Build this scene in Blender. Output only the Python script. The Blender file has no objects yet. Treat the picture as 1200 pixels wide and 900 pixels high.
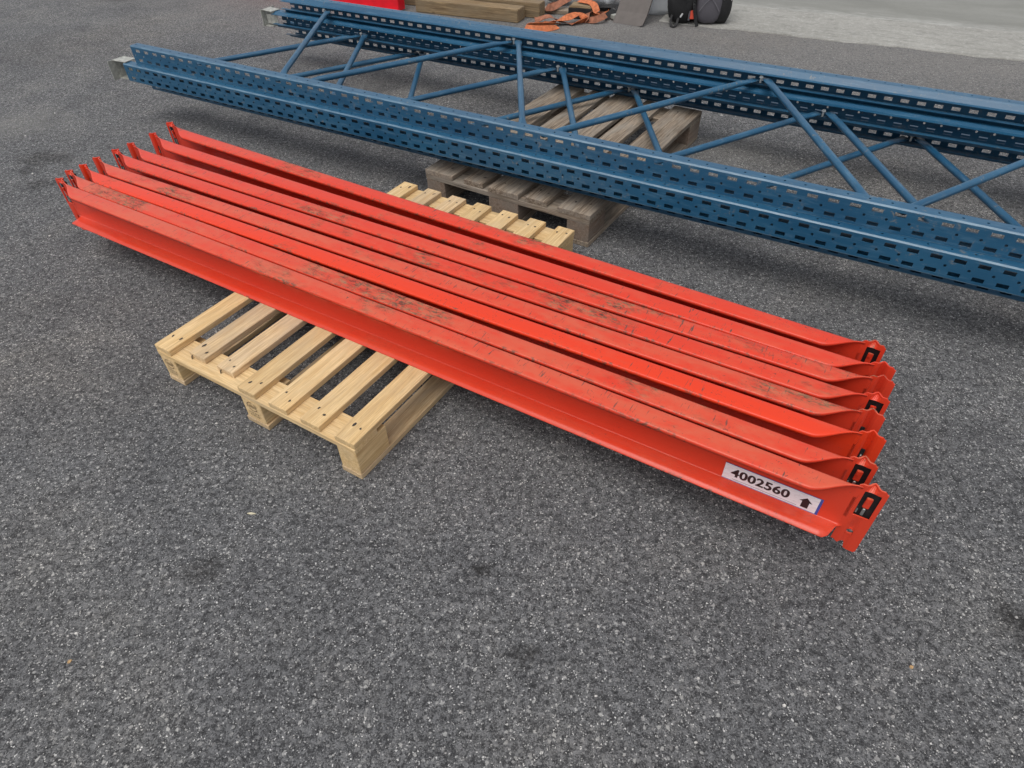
import bpy, bmesh, math, random
from mathutils import Vector, Matrix
random.seed(7)
SC = bpy.context.scene
COL = SC.collection
# ------------------------------------------------------------------ camera
CAM_H = 1.4012
cam_d = bpy.data.cameras.new('camera'); cam = bpy.data.objects.new('camera', cam_d); COL.objects.link(cam)
cam_d.sensor_fit = 'HORIZONTAL'; cam_d.sensor_width = 36; cam_d.lens = 22.897
cam_d.clip_start = 0.02; cam_d.clip_end = 1000
_r = Vector((0.99966281, -0.01789911, -0.01881173)); _u = Vector((0.02596651, 0.68908295, 0.72421712)); _w = Vector((0, 0.72446139, -0.68931538))
cam.matrix_world = Matrix(((_r.x, _u.x, -_w.x, 0), (_r.y, _u.y, -_w.y, 0), (_r.z, _u.z, -_w.z, CAM_H), (0, 0, 0, 1)))
SC.camera = cam
# ------------------------------------------------------------------ sky and sun (overcast)
SUN_EL, SUN_AZ = 66, -148          # azimuth clockwise from +Y
world = bpy.data.worlds.new('World'); SC.world = world; world.use_nodes = True
wt = world.node_tree; wt.nodes.clear()
sky = wt.nodes.new('ShaderNodeTexSky'); sky.sky_type = 'NISHITA'; sky.sun_disc = False
sky.sun_elevation = math.radians(SUN_EL); sky.sun_rotation = math.radians(SUN_AZ); sky.dust_density = 3.0
hs = wt.nodes.new('ShaderNodeHueSaturation'); hs.inputs['Saturation'].default_value = 0.22
bg = wt.nodes.new('ShaderNodeBackground'); bg.inputs['Strength'].default_value = 0.145
wo = wt.nodes.new('ShaderNodeOutputWorld')
wt.links.new(sky.outputs[0], hs.inputs['Color']); wt.links.new(hs.outputs[0], bg.inputs['Color']); wt.links.new(bg.outputs[0], wo.inputs['Surface'])
sun_d = bpy.data.lights.new('sun', 'SUN'); sun_d.energy = 1.0; sun_d.angle = math.radians(45); sun_d.color = (1.0, 0.96, 0.9)
sun = bpy.data.objects.new('sun', sun_d); COL.objects.link(sun)
_el, _az = math.radians(SUN_EL), math.radians(SUN_AZ)
sun.rotation_euler = Vector((math.sin(_az)*math.cos(_el), math.cos(_az)*math.cos(_el), math.sin(_el))).to_track_quat('Z', 'Y').to_euler()
sun.location = (0, 0, 10)
SC.view_settings.view_transform = 'Standard'; SC.view_settings.look = 'None'; SC.view_settings.gamma = 1.0
SC.view_settings.exposure = 0.36

# ------------------------------------------------------------------ helpers
def tag(o, label=None, cat=None, group=None, kind=None):
    if label: o['label'] = label
    if cat: o['category'] = cat
    if group: o['group'] = group
    if kind: o['kind'] = kind
    return o

def empty(name, loc=(0, 0, 0), rz=0.0, label=None, cat=None, group=None):
    o = bpy.data.objects.new(name, None); COL.objects.link(o); o.empty_display_size = 0.1
    o.location = loc; o.rotation_euler = (0, 0, rz)
    return tag(o, label, cat, group, 'thing' if cat else None)

def link(name, me, mat=None, parent=None, loc=(0, 0, 0), rot=(0, 0, 0)):
    o = bpy.data.objects.new(name, me); COL.objects.link(o)
    if mat is not None:
        if not me.materials: me.materials.append(mat)
        elif me.materials[0] != mat:
            o.material_slots[0].link = 'OBJECT'; o.material_slots[0].material = mat
    if parent: o.parent = parent
    o.location = loc; o.rotation_euler = rot
    return o

def mesh(name, verts, faces, smooth=False):
    me = bpy.data.meshes.new(name); me.from_pydata([tuple(v) for v in verts], [], faces); me.update()
    if smooth: me.polygons.foreach_set('use_smooth', [True]*len(me.polygons))
    return me

def from_bm(name, bm, smooth=False):
    me = bpy.data.meshes.new(name); bmesh.ops.recalc_face_normals(bm, faces=bm.faces); bm.to_mesh(me); bm.free()
    if smooth: me.polygons.foreach_set('use_smooth', [True]*len(me.polygons))
    return me

_boxes = {}
def box_mesh(l, w, h, bev=0.0015, segs=1):
    """box with its long axis on X, centred in x and y, resting on z=0"""
    k = (round(l, 4), round(w, 4), round(h, 4), bev, segs)
    if k not in _boxes:
        bm = bmesh.new(); bmesh.ops.create_cube(bm, size=1)
        bmesh.ops.scale(bm, vec=(l, w, h), verts=bm.verts); bmesh.ops.translate(bm, vec=(0, 0, h/2), verts=bm.verts)
        if bev: bmesh.ops.bevel(bm, geom=bm.edges[:], offset=bev, segments=segs, affect='EDGES')
        _boxes[k] = from_bm('box', bm)
    return _boxes[k]

def bm_box(bm, c, d, rz=0, bev=0):
    r = bmesh.ops.create_cube(bm, size=1)
    M = Matrix.Translation(c) @ Matrix.Rotation(rz, 4, 'Z') @ Matrix.Diagonal((d[0], d[1], d[2], 1))
    bmesh.ops.transform(bm, matrix=M, verts=r['verts'])
    if bev:
        es = list({e for v in r['verts'] for e in v.link_edges})
        bmesh.ops.bevel(bm, geom=es, offset=bev, segments=2, affect='EDGES')

def bm_cyl(bm, c, r, h, n=12, axis='Z'):
    q = bmesh.ops.create_cone(bm, cap_ends=True, segments=n, radius1=r, radius2=r, depth=h)
    M = Matrix.Translation(c)
    if axis == 'X': M = M @ Matrix.Rotation(math.pi/2, 4, 'Y')
    if axis == 'Y': M = M @ Matrix.Rotation(math.pi/2, 4, 'X')
    bmesh.ops.transform(bm, matrix=M, verts=q['verts'])

# ------------------------------------------------------------------ materials
class NB:
    """tiny node builder"""
    def __init__(s, name):
        s.m = bpy.data.materials.new(name); s.m.use_nodes = True; s.t = s.m.node_tree
        s.b = s.t.nodes['Principled BSDF']; s.tc = s.t.nodes.new('ShaderNodeTexCoord')
        s.obj = s.tc.outputs['Object']
    def n(s, typ, ins=None, **kw):
        nd = s.t.nodes.new(typ)
        for k, v in kw.items(): setattr(nd, k, v)
        for k, v in (ins or {}).items():
            if isinstance(v, bpy.types.NodeSocket): s.t.links.new(v, nd.inputs[k])
            else: nd.inputs[k].default_value = v
        return nd
    def map(s, vec, scale=(1, 1, 1), loc=(0, 0, 0), rot=(0, 0, 0)):
        return s.n('ShaderNodeMapping', {'Vector': vec, 'Scale': scale, 'Location': loc, 'Rotation': rot}).outputs[0]
    def noise(s, vec, scale, detail=4, rough=0.55, dist=0.0):
        return s.n('ShaderNodeTexNoise', {'Vector': vec, 'Scale': scale, 'Detail': detail, 'Roughness': rough, 'Distortion': dist}).outputs['Fac']
    def ramp(s, fac, stops, interp='LINEAR'):
        r = s.n('ShaderNodeValToRGB', {'Fac': fac}); r.color_ramp.interpolation = interp
        e = r.color_ramp.elements
        while len(e) > 1: e.remove(e[-1])
        for i, (p, c) in enumerate(stops):
            if isinstance(c, (int, float)): c = (c, c, c)
            if i: x = e.new(p)
            else: x = e[0]; x.position = p
            x.color = (c[0], c[1], c[2], 1)
        return r.outputs[0]
    def mix(s, fac, a, b, mode='MIX'):
        nd = s.t.nodes.new('ShaderNodeMix'); nd.data_type = 'RGBA'; nd.blend_type = mode
        for i, v in ((0, fac), (6, a), (7, b)):
            if isinstance(v, bpy.types.NodeSocket): s.t.links.new(v, nd.inputs[i])
            elif i == 0: nd.inputs[0].default_value = v
            else: nd.inputs[i].default_value = (v[0], v[1], v[2], 1) if not isinstance(v, (int, float)) else (v, v, v, 1)
        return nd.outputs[2]
    def math(s, op, a, b=0.0, clamp=False):
        nd = s.t.nodes.new('ShaderNodeMath'); nd.operation = op; nd.use_clamp = clamp
        for i, v in ((0, a), (1, b)):
            if isinstance(v, bpy.types.NodeSocket): s.t.links.new(v, nd.inputs[i])
            else: nd.inputs[i].default_value = v
        return nd.outputs[0]
    def out(s, color=None, rough=None, bump=None, bstr=0.3, bdist=0.002, metal=None, spec=None):
        for k, v in (('Base Color', color), ('Roughness', rough), ('Metallic', metal), ('Specular IOR Level', spec)):
            if v is None: continue
            if isinstance(v, bpy.types.NodeSocket): s.t.links.new(v, s.b.inputs[k])
            elif k == 'Base Color': s.b.inputs[k].default_value = (v[0], v[1], v[2], 1)
            else: s.b.inputs[k].default_value = v
        if bump is not None:
            b = s.n('ShaderNodeBump', {'Height': bump, 'Strength': bstr, 'Distance': bdist})
            s.t.links.new(b.outputs[0], s.b.inputs['Normal'])
        return s.m
    def rnd(s):
        return s.n('ShaderNodeObjectInfo').outputs['Random']
    def up(s):
        g = s.n('ShaderNodeNewGeometry'); x = s.n('ShaderNodeSeparateXYZ', {'Vector': g.outputs['Normal']})
        return s.math('GREATER_THAN', x.outputs['Z'], 0.6)

def simple(name, col, rough=0.6, metal=0.0, var=0.15, scale=30, bstr=0.1):
    b = NB(name); n = b.noise(b.obj, scale, 5)
    c = b.mix(b.ramp(n, [(0.3, 0), (0.7, 1)]), tuple(x*(1-var) for x in col), tuple(min(1, x*(1+var)) for x in col))
    return b.out(c, rough, n, bstr, 0.001, metal)

def mat_asphalt():
    b = NB('asphalt'); g = b.obj
    wn = b.n('ShaderNodeTexNoise', {'Vector': g, 'Scale': 130.0, 'Detail': 3.0})
    wv = b.n('ShaderNodeVectorMath', {0: b.n('ShaderNodeVectorMath', {0: wn.outputs['Color'], 1: (-0.5, -0.5, -0.5)}, operation='ADD').outputs[0], 'Scale': 0.011}, operation='SCALE')
    gw = b.n('ShaderNodeVectorMath', {0: g, 1: wv.outputs[0]}, operation='ADD').outputs[0]
    fine = b.noise(g, 260, 5, 0.85)
    mid = b.noise(g, 62, 6, 0.8)
    base = b.ramp(fine, [(0.38, (0.018, 0.018, 0.020)), (0.47, (0.070, 0.071, 0.074)), (0.54, (0.150, 0.151, 0.154)), (0.63, (0.34, 0.34, 0.335))])
    base = b.mix(b.ramp(mid, [(0.49, 0.0), (0.57, 0.6)]), base, (0.225, 0.226, 0.230))
    base = b.mix(b.ramp(mid, [(0.41, 0.75), (0.48, 0.0)]), base, (0.024, 0.024, 0.026))
    mid2 = b.noise(b.map(g, loc=(4, 1, 0)), 24, 6, 0.8)
    base = b.mix(b.ramp(mid2, [(0.39, 0.6), (0.46, 0.0)]), base, (0.036, 0.036, 0.038))
    # the aggregate: every stone its own grey, dark binder between them
    def agg(scale, lo, hi, amt, base, st=1.0):
        v = b.n('ShaderNodeTexVoronoi', {'Vector': gw, 'Scale': scale, 'Randomness': 1.0})
        sx = b.n('ShaderNodeSeparateColor', {'Color': v.outputs['Color']})
        tone = b.ramp(sx.outputs[0], [(0.0, lo[0]), (0.40, lo[1]), (0.72, hi[0]), (0.96, hi[1])])
        ins = b.ramp(v.outputs['Distance'], [(0.32, st), (0.50, 0.0)])
        pick = b.math('GREATER_THAN', sx.outputs[1], 1-amt)
        f = b.math('MULTIPLY', ins, pick)
        return f, b.mix(f, base, tone)
    f1, b1 = agg(240, ((0.030, 0.030, 0.032), (0.08, 0.081, 0.084)), ((0.24, 0.24, 0.238), (0.72, 0.71, 0.69)), 0.62, base, 0.95)
    f2, b2 = agg(105, ((0.045, 0.045, 0.047), (0.11, 0.11, 0.112)), ((0.22, 0.218, 0.215), (0.46, 0.455, 0.44)), 0.34, b1, 0.8)
    f3, b3 = agg(170, ((0.02, 0.02, 0.02), (0.025, 0.025, 0.025)), ((0.03, 0.03, 0.03), (0.045, 0.045, 0.045)), 0.10, b2, 0.6)
    # broad patches
    big = b.noise(g, 1.1, 6, 0.6, 0.6); huge = b.noise(b.map(g, loc=(3, 8, 0)), 5.5, 5, 0.65, 0.3)
    b4 = b.mix(1.0, b3, b.ramp(big, [(0.3, (0.78, 0.78, 0.79)), (0.5, (0.95, 0.95, 0.955)), (0.72, (1.16, 1.14, 1.10))]), 'MULTIPLY')
    b5 = b.mix(1.0, b4, b.ramp(huge, [(0.28, (0.78, 0.78, 0.79)), (0.5, (1, 1, 1)), (0.75, (1.17, 1.15, 1.12))]), 'MULTIPLY')
    # far, drier and dustier ground towards the apron
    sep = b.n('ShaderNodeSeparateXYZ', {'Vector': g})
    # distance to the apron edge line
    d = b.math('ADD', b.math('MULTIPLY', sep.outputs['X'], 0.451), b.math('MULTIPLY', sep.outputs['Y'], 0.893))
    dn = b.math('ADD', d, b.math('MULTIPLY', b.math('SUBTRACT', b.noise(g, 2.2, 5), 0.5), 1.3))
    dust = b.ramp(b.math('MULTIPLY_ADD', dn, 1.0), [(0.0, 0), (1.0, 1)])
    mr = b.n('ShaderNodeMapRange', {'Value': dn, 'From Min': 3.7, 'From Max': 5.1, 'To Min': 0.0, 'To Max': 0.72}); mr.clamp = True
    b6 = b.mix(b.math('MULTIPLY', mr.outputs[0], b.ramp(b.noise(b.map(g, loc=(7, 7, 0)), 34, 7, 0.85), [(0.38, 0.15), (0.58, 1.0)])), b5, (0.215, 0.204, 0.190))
    # brownish dusting
    br = b.noise(b.map(g, loc=(11, 2, 0)), 0.9, 5, 0.6)
    b7 = b.mix(b.ramp(br, [(0.5, 0.0), (0.75, 0.35)]), b6, b.mix(1.0, b6, (1.12, 1.0, 0.86), 'MULTIPLY'))
    # oil and tyre marks at fixed places
    last = b7
    for (x, y, r, sx_, st, dark) in ((-2.327, 3.224, 0.085, 1.7, 1.0, True), (-2.34, 3.08, 0.05, 1.5, 0.8, True), (-2.20, 2.93, 0.055, 1.7, 0.9, True), (1.115, 0.63, 0.070, 0.7, 1.3, True),
                                     (-0.759, 0.854, 0.038, 1.4, 0.9, True), (-2.70, 3.68, 0.20, 1.5, 0.30, False), (-1.15, 5.2, 0.28, 1.6, 0.35, False), (-0.9, 3.9, 0.3, 1.8, 0.25, False),
                                     (0.0, 0.615, 0.028, 1.8, 1.1, True), (2.1, 1.75, 0.16, 1.1, 0.25, True), (-0.083, 0.834, 0.020, 1.3, 1.0, True), (0.95, 3.05, 0.25, 1.5, 0.25, False)):
        mp = b.map(g, scale=(1/sx_, 1, 1), loc=(-x/sx_, -y, 0))
        nn = b.n('ShaderNodeTexNoise', {'Vector': g, 'Scale': 14.0, 'Detail': 5.0})
        ad = b.n('ShaderNodeVectorMath', {0: mp, 1: b.n('ShaderNodeVectorMath', {0: nn.outputs['Color'], 1: (-0.5, -0.5, -0.5)}, operation='ADD').outputs[0]}, operation='ADD')
        sc_ = b.n('ShaderNodeVectorMath', {0: ad.inputs[1].links[0].from_socket, 'Scale': r*2.2}, operation='SCALE')
        b.t.links.new(sc_.outputs[0], ad.inputs[1])
        ln = b.n('ShaderNodeVectorMath', {0: b.map(ad.outputs[0], scale=(1, 1, 0))}, operation='LENGTH').outputs['Value']
        m_ = b.n('ShaderNodeMapRange', {'Value': ln, 'From Min': r*1.25, 'From Max': r*0.45, 'To Min': 0.0, 'To Max': st}); m_.clamp = True
        last = b.mix(b.math('MULTIPLY', m_.outputs[0], b.ramp(mid, [(0.42, 1.0), (0.56, 0.35)])), last, (0.028, 0.027, 0.027) if dark else (0.27, 0.26, 0.235))
    h = b.math('ADD', b.math('MULTIPLY', fine, 0.6), b.math('ADD', b.math('MULTIPLY', mid, 0.5), b.math('MULTIPLY', f1, 0.35)))
    return b.out(last, 0.9, h, 0.85, 0.006, spec=0.3)

def mat_concrete():
    b = NB('concrete_apron'); g = b.obj
    n1 = b.noise(g, 1.4, 6, 0.6, 0.4); n2 = b.noise(g, 90, 4, 0.7); n3 = b.noise(b.map(g, scale=(0.6, 5, 1)), 3, 5, 0.6)
    c = b.mix(b.ramp(n1, [(0.3, 0), (0.7, 1)]), (0.25, 0.244, 0.22), (0.34, 0.333, 0.305))
    c = b.mix(b.ramp(n2, [(0.35, 0.0), (0.7, 0.45)]), c, (0.16, 0.16, 0.15))
    c = b.mix(b.ramp(n3, [(0.5, 0.0), (0.75, 0.35)]), c, (0.42, 0.415, 0.39))
    n4 = b.noise(b.map(g, scale=(1, 2.5, 1)), 7, 7, 0.8); c = b.mix(b.ramp(n4, [(0.38, 0.6), (0.5, 0.0)]), c, (0.15, 0.148, 0.135))
    n5 = b.noise(g, 28, 6, 0.85); c = b.mix(b.ramp(n5, [(0.52, 0.0), (0.60, 0.4)]), c, (0.44, 0.435, 0.41))
    return b.out(c, 0.9, n2, 0.5, 0.003)

def mat_slab():
    b = NB('smooth_slab'); g = b.obj
    n1 = b.noise(b.map(g, scale=(1, 3, 1)), 1.3, 6, 0.6, 0.5); n2 = b.noise(g, 40, 4, 0.7)
    c = b.mix(b.ramp(n1, [(0.3, 0), (0.7, 1)]), (0.165, 0.165, 0.148), (0.235, 0.235, 0.215))
    c = b.mix(b.ramp(n2, [(0.4, 0.0), (0.7, 0.25)]), c, (0.14, 0.14, 0.125))
    sep = b.n('ShaderNodeSeparateXYZ', {'Vector': g})
    mr = b.n('ShaderNodeMapRange', {'Value': b.math('ADD', sep.outputs['Y'], b.math('MULTIPLY', b.noise(b.map(g, scale=(1.4, 6, 1)), 2.5, 6, 0.7), 0.35)), 'From Min': 0.32, 'From Max': 0.10, 'To Min': 0.0, 'To Max': 1.0})
    c = b.mix(b.math('MULTIPLY', mr.outputs[0], b.ramp(b.noise(b.map(g, scale=(3, 9, 1)), 3, 5, 0.7), [(0.35, 0.1), (0.65, 1)])), c, (0.44, 0.435, 0.41))
    return b.out(c, 0.75, n2, 0.3, 0.002)

def mat_red(name, base, faded, fade, dirt, seed):
    b = NB(name); g = b.map(b.obj, loc=(seed*3.1, seed*1.7, 0))
    zz = b.n('ShaderNodeSeparateXYZ', {'Vector': b.obj}).outputs['Z']
    up = b.math('MULTIPLY', b.up(), b.math('MULTIPLY_ADD', b.math('GREATER_THAN', zz, 0.10), 0.85))
    up.node.inputs[1].links[0].from_node.inputs[2].default_value = 0.15
    n1 = b.noise(b.map(g, scale=(1.0, 3.0, 1)), 3.2, 6, 0.62, 0.4)
    n1b = b.noise(b.map(g, scale=(1, 2, 1), loc=(5, 0, 0)), 22, 5, 0.65)
    f = b.math('ADD', b.math('MULTIPLY', n1, 0.65), b.math('MULTIPLY', n1b, 0.35))
    ups = b.math('MULTIPLY_ADD', up, 0.88); ups.node.inputs[2].default_value = 0.12
    c = b.mix(b.math('MULTIPLY', b.ramp(f, [(0.54-0.20*fade, 0.0), (0.66-0.12*fade, 0.35+0.6*fade)]), ups), base, faded)
    # worn strip on the upper face: greenish grey rubbing in patches
    n2 = b.noise(b.map(g, scale=(1, 1.4, 1), loc=(0, 0, 3)), 2.3, 5, 0.62)
    n3 = b.noise(b.map(g, scale=(30, 90, 30), loc=(9, 0, 0)), 1.6, 6, 0.75, 0.8)
    patch = b.ramp(n2, [(0.60-0.13*dirt, 0.0), (0.66-0.11*dirt, 1.0)])
    grit = b.ramp(n3, [(0.49, 0.0), (0.55, 1.0)])
    dm = b.math('MULTIPLY', b.math('MULTIPLY', patch, b.math('MULTIPLY_ADD', grit, 0.75)), up)
    dm.node.inputs[0].links[0].from_node.inputs[1].links[0].from_node.inputs[2].default_value = 0.22
    c = b.mix(b.math('MULTIPLY', dm, 0.95), c, b.ramp(n1b, [(0.38, (0.040, 0.031, 0.022)), (0.50, (0.135, 0.082, 0.046)), (0.60, (0.30, 0.155, 0.085))]))
    # small dark nicks
    n4 = b.noise(b.map(g, scale=(1, 1.0, 1), loc=(2, 7, 0)), 130, 4, 0.7, 1.5)
    n5 = b.noise(b.map(g, loc=(1, 4, 0)), 7, 4, 0.6)
    nick = b.math('MULTIPLY', b.ramp(n4, [(0.62, 0.0), (0.66, 1.0)]), b.ramp(n5, [(0.47, 0.0), (0.56, 1.0)]))
    c = b.mix(b.math('MULTIPLY', nick, b.math('MULTIPLY_ADD', up, 0.7)), c, (0.055, 0.04, 0.035))
    # a few pale scuffs
    n6 = b.noise(b.map(g, scale=(60, 10, 60), rot=(0, 0, 0.5), loc=(4, 0, 0)), 1.0, 5, 0.7, 0.6)
    c = b.mix(b.math('MULTIPLY', b.ramp(n6, [(0.68, 0.0), (0.76, 0.5)]), up), c, (0.72, 0.42, 0.34))
    rr = b.math('MULTIPLY_ADD', b.math('ADD', b.math('MULTIPLY', dm, 1.0), b.math('MULTIPLY', n1, 0.3)), 0.35); rr.node.inputs[2].default_value = 0.13
    rr = b.math('ADD', rr, b.math('MULTIPLY', up, 0.16))
    # chipped edge of the upper flange: paint gone down to rusty primer
    sp = b.n('ShaderNodeSeparateXYZ', {'Vector': b.obj})
    ed = b.n('ShaderNodeMapRange', {'Value': b.math('ABSOLUTE', sp.outputs['Y']), 'From Min': 0.0065, 'From Max': 0.0020, 'To Min': 0.0, 'To Max': 1.0})
    n7 = b.noise(b.map(g, loc=(8, 3, 1)), 55, 5, 0.75)
    n8 = b.noise(b.map(g, loc=(3, 6, 1)), 3.5, 4, 0.6)
    chipm = b.math('MULTIPLY', b.math('MULTIPLY', ed.outputs[0], b.ramp(n7, [(0.52, 0.0), (0.58, 1.0)])), b.ramp(n8, [(0.42, 0.05), (0.58, 0.85)]))
    c = b.mix(chipm, c, (0.115, 0.06, 0.04))
    # hard diagonal scrapes across the flange
    n9 = b.noise(b.map(g, scale=(170, 16, 60), rot=(0, 0, 0.35), loc=(2, 2, 0)), 1.0, 3, 0.6, 0.4)
    n10 = b.noise(b.map(g, loc=(13, 3, 0)), 4.2, 5, 0.7)
    scr = b.math('MULTIPLY', b.math('MULTIPLY', b.ramp(n9, [(0.63, 0.0), (0.68, 1.0)]), b.ramp(n10, [(0.50-0.05*dirt, 0.0), (0.57-0.05*dirt, 0.95)])), up)
    c = b.mix(scr, c, (0.075, 0.055, 0.045))
    return b.out(c, rr, n1b, 0.05, 0.002, spec=0.32)

def mat_blue():
    b = NB('blue_paint'); rn = b.rnd()
    off = b.n('ShaderNodeVectorMath', {0: b.obj, 1: b.n('ShaderNodeCombineXYZ', {'X': b.math('MULTIPLY', rn, 31.0), 'Y': rn}).outputs[0]}, operation='ADD').outputs[0]
    n1 = b.noise(b.map(off, scale=(1, 3, 3)), 2.5, 6, 0.6); n2 = b.noise(off, 45, 5, 0.7, 0.5); n3 = b.noise(b.map(off, scale=(6, 60, 60)), 1.5, 5, 0.7)
    c = b.mix(b.ramp(n1, [(0.3, 0), (0.7, 1)]), (0.008, 0.058, 0.122), (0.017, 0.092, 0.172))
    c = b.mix(b.ramp(n3, [(0.52, 0.0), (0.72, 0.5)]), c, (0.09, 0.185, 0.27))
    c = b.mix(b.math('MULTIPLY', b.ramp(n2, [(0.58, 0.0), (0.66, 0.8)]), b.ramp(n1, [(0.48, 0.12), (0.60, 1.0)])), c, (0.17, 0.165, 0.15))
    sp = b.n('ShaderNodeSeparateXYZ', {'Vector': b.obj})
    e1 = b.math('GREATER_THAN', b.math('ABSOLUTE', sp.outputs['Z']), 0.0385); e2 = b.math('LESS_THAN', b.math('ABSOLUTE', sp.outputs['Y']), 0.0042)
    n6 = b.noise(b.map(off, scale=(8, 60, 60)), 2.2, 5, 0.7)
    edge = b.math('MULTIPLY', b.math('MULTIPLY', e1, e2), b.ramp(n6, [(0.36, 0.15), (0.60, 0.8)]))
    c = b.mix(edge, c, (0.13, 0.215, 0.285))  # painted fold highlights along the post corners, broken up like edge wear
    n7 = b.noise(b.map(off, scale=(30, 200, 200), rot=(0, 0, 0.1)), 1.3, 4, 0.7)
    c = b.mix(b.math('MULTIPLY', b.ramp(n7, [(0.64, 0.0), (0.70, 0.7)]), b.ramp(n1, [(0.44, 0.1), (0.6, 1.0)])), c, (0.17, 0.20, 0.225))
    rr = b.math('MULTIPLY_ADD', n1, 0.3); rr.node.inputs[2].default_value = 0.24
    return b.out(c, rr, n2, 0.08, 0.001)

def mat_wood(name, light, dark, grey, greyamt, seed=0.0, rough=0.75):
    b = NB(name); rn = b.rnd()
    off = b.n('ShaderNodeVectorMath', {0: b.obj, 1: b.n('ShaderNodeCombineXYZ', {'X': b.math('MULTIPLY', rn, 17.0), 'Y': b.math('MULTIPLY', rn, 5.0), 'Z': b.math('ADD', b.math('MULTIPLY', rn, 9.0), seed)}).outputs[0]}, operation='ADD').outputs[0]
    grain = b.noise(b.map(off, scale=(3, 60, 60)), 1.6, 6, 0.65, 0.8)
    fib = b.noise(b.map(off, scale=(14, 420, 420)), 1.2, 4, 0.7)
    cloud = b.noise(b.map(off, scale=(1, 3, 3)), 5.0, 5, 0.6, 0.3)
    c = b.ramp(grain, [(0.38, dark), (0.50, tuple((x+y)/2 for x, y in zip(light, dark))), (0.60, light)])
    c = b.mix(b.ramp(fib, [(0.40, 0.45), (0.55, 0.0)]), c, tuple(x*0.6 for x in dark))
    c = b.mix(b.math('MULTIPLY', b.ramp(cloud, [(0.42, 0.0), (0.66, 1.0)]), greyamt), c, grey)
    crk = b.noise(b.map(off, scale=(2.2, 130, 130), loc=(0, 3, 0)), 1.0, 3, 0.5, 0.3); crz = b.noise(b.map(off, scale=(1, 2, 2), loc=(5, 0, 0)), 4.0, 4, 0.6)
    c = b.mix(b.math('MULTIPLY', b.ramp(crk, [(0.63, 0.0), (0.68, 1.0)]), b.math('MULTIPLY', b.ramp(crz, [(0.45, 0.0), (0.6, 1.0)]), 0.35+0.6*(light[0] < 0.4))), c, tuple(x*0.28 for x in dark))
    hv = b.n('ShaderNodeHueSaturation', {'Color': c, 'Value': b.math('ADD', b.math('MULTIPLY', rn, 0.26), 0.87)}).outputs[0]
    v = b.n('ShaderNodeTexVoronoi', {'Vector': b.map(off, scale=(1, 2.2, 2.2)), 'Scale': 4.2})
    kn = b.ramp(v.outputs['Distance'], [(0.045, 1.0), (0.085, 0.0)])
    c2 = b.mix(b.math('MULTIPLY', kn, 0.55), hv, tuple(x*0.38 for x in dark))
    return b.out(c2, rough, b.math('ADD', grain, b.math('MULTIPLY', fib, 0.6)), 0.30, 0.002, spec=0.3)

ASPHALT = mat_asphalt(); CONC = mat_concrete(); SLAB = mat_slab(); BLUE = mat_blue()
WNEW = mat_wood('new_pallet_wood', (0.76, 0.55, 0.29), (0.58, 0.38, 0.17), (0.48, 0.38, 0.25), 0.4)
WNEW2 = mat_wood('new_pallet_wood_dirty', (0.66, 0.49, 0.29), (0.46, 0.31, 0.16), (0.38, 0.30, 0.21), 0.7, 3.0)
WOLD = mat_wood('old_pallet_wood', (0.33, 0.265, 0.20), (0.12, 0.090, 0.064), (0.265, 0.24, 0.205), 0.65, 7.0, 0.85)
WBLOCK = mat_wood('old_block_wood', (0.27, 0.205, 0.158), (0.16, 0.115, 0.085), (0.19, 0.165, 0.14), 0.6, 9.0, 0.9)
WTIMBER = mat_wood('timber_wood', (0.30, 0.215, 0.120), (0.15, 0.100, 0.055), (0.19, 0.15, 0.10), 0.6, 5.0, 0.85)
GALV = simple('galvanised_steel', (0.42, 0.42, 0.38), 0.5, 0.45, 0.3, 60)
DKFILL = simple('dark_fill', (0.016, 0.016, 0.017), 0.5, 0.2, 0.3, 60)  # near-black; fills beam cut-outs as painted shade, also the offcut's dark side
NAILM = simple('nail_steel', (0.045, 0.035, 0.028), 0.7, 0.2, 0.3, 80)
BURN = simple('burnt_stamp_ink', (0.13, 0.075, 0.035), 0.9, 0, 0.3, 60)
STEELPIN = simple('bright_pin_steel', (0.62, 0.62, 0.60), 0.3, 0.9, 0.1, 60)
BOLT = simple('zinc_bolt', (0.50, 0.52, 0.52), 0.4, 0.7, 0.2, 80)
ORANGE = simple('orange_webbing', (0.46, 0.130, 0.045), 0.75, 0, 0.35, 45, 0.4)
ORANGE2 = simple('faded_orange_webbing', (0.26, 0.10, 0.055), 0.8, 0, 0.35, 45, 0.4)
BLACKF = simple('black_bag_fabric', (0.009, 0.009, 0.010), 0.75, 0, 0.4, 120, 0.6)
GREYF = simple('grey_bag_fabric', (0.085, 0.08, 0.092), 0.8, 0, 0.15, 200, 0.5)
BUCKLE = simple('pale_buckle_plastic', (0.5, 0.5, 0.5), 0.4, 0, 0.1, 50)
REDTAG = simple('red_tag_fabric', (0.60, 0.07, 0.035), 0.7, 0, 0.2, 200)
SHEETG = simple('grey_board_face', (0.118, 0.104, 0.096), 0.85, 0, 0.12, 18, 0.3)
WHITEP = simple('white_plastic_film', (0.76, 0.79, 0.82), 0.45, 0, 0.12, 9, 0.2)
REDM = simple('crimson_paint', (0.66, 0.006, 0.018), 0.35, 0, 0.10, 14, 0.05)
STONE = simple('grey_stone', (0.24, 0.235, 0.225), 0.9, 0, 0.25, 25, 0.6)
PALES = simple('pale_grey_panel', (0.30, 0.29, 0.27), 0.7, 0, 0.2, 12, 0.2)
LEAF = simple('dry_leaf', (0.42, 0.27, 0.13), 0.8, 0, 0.3, 90)
TWIG = simple('pale_straw', (0.55, 0.50, 0.36), 0.8, 0, 0.2, 90)

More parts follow.
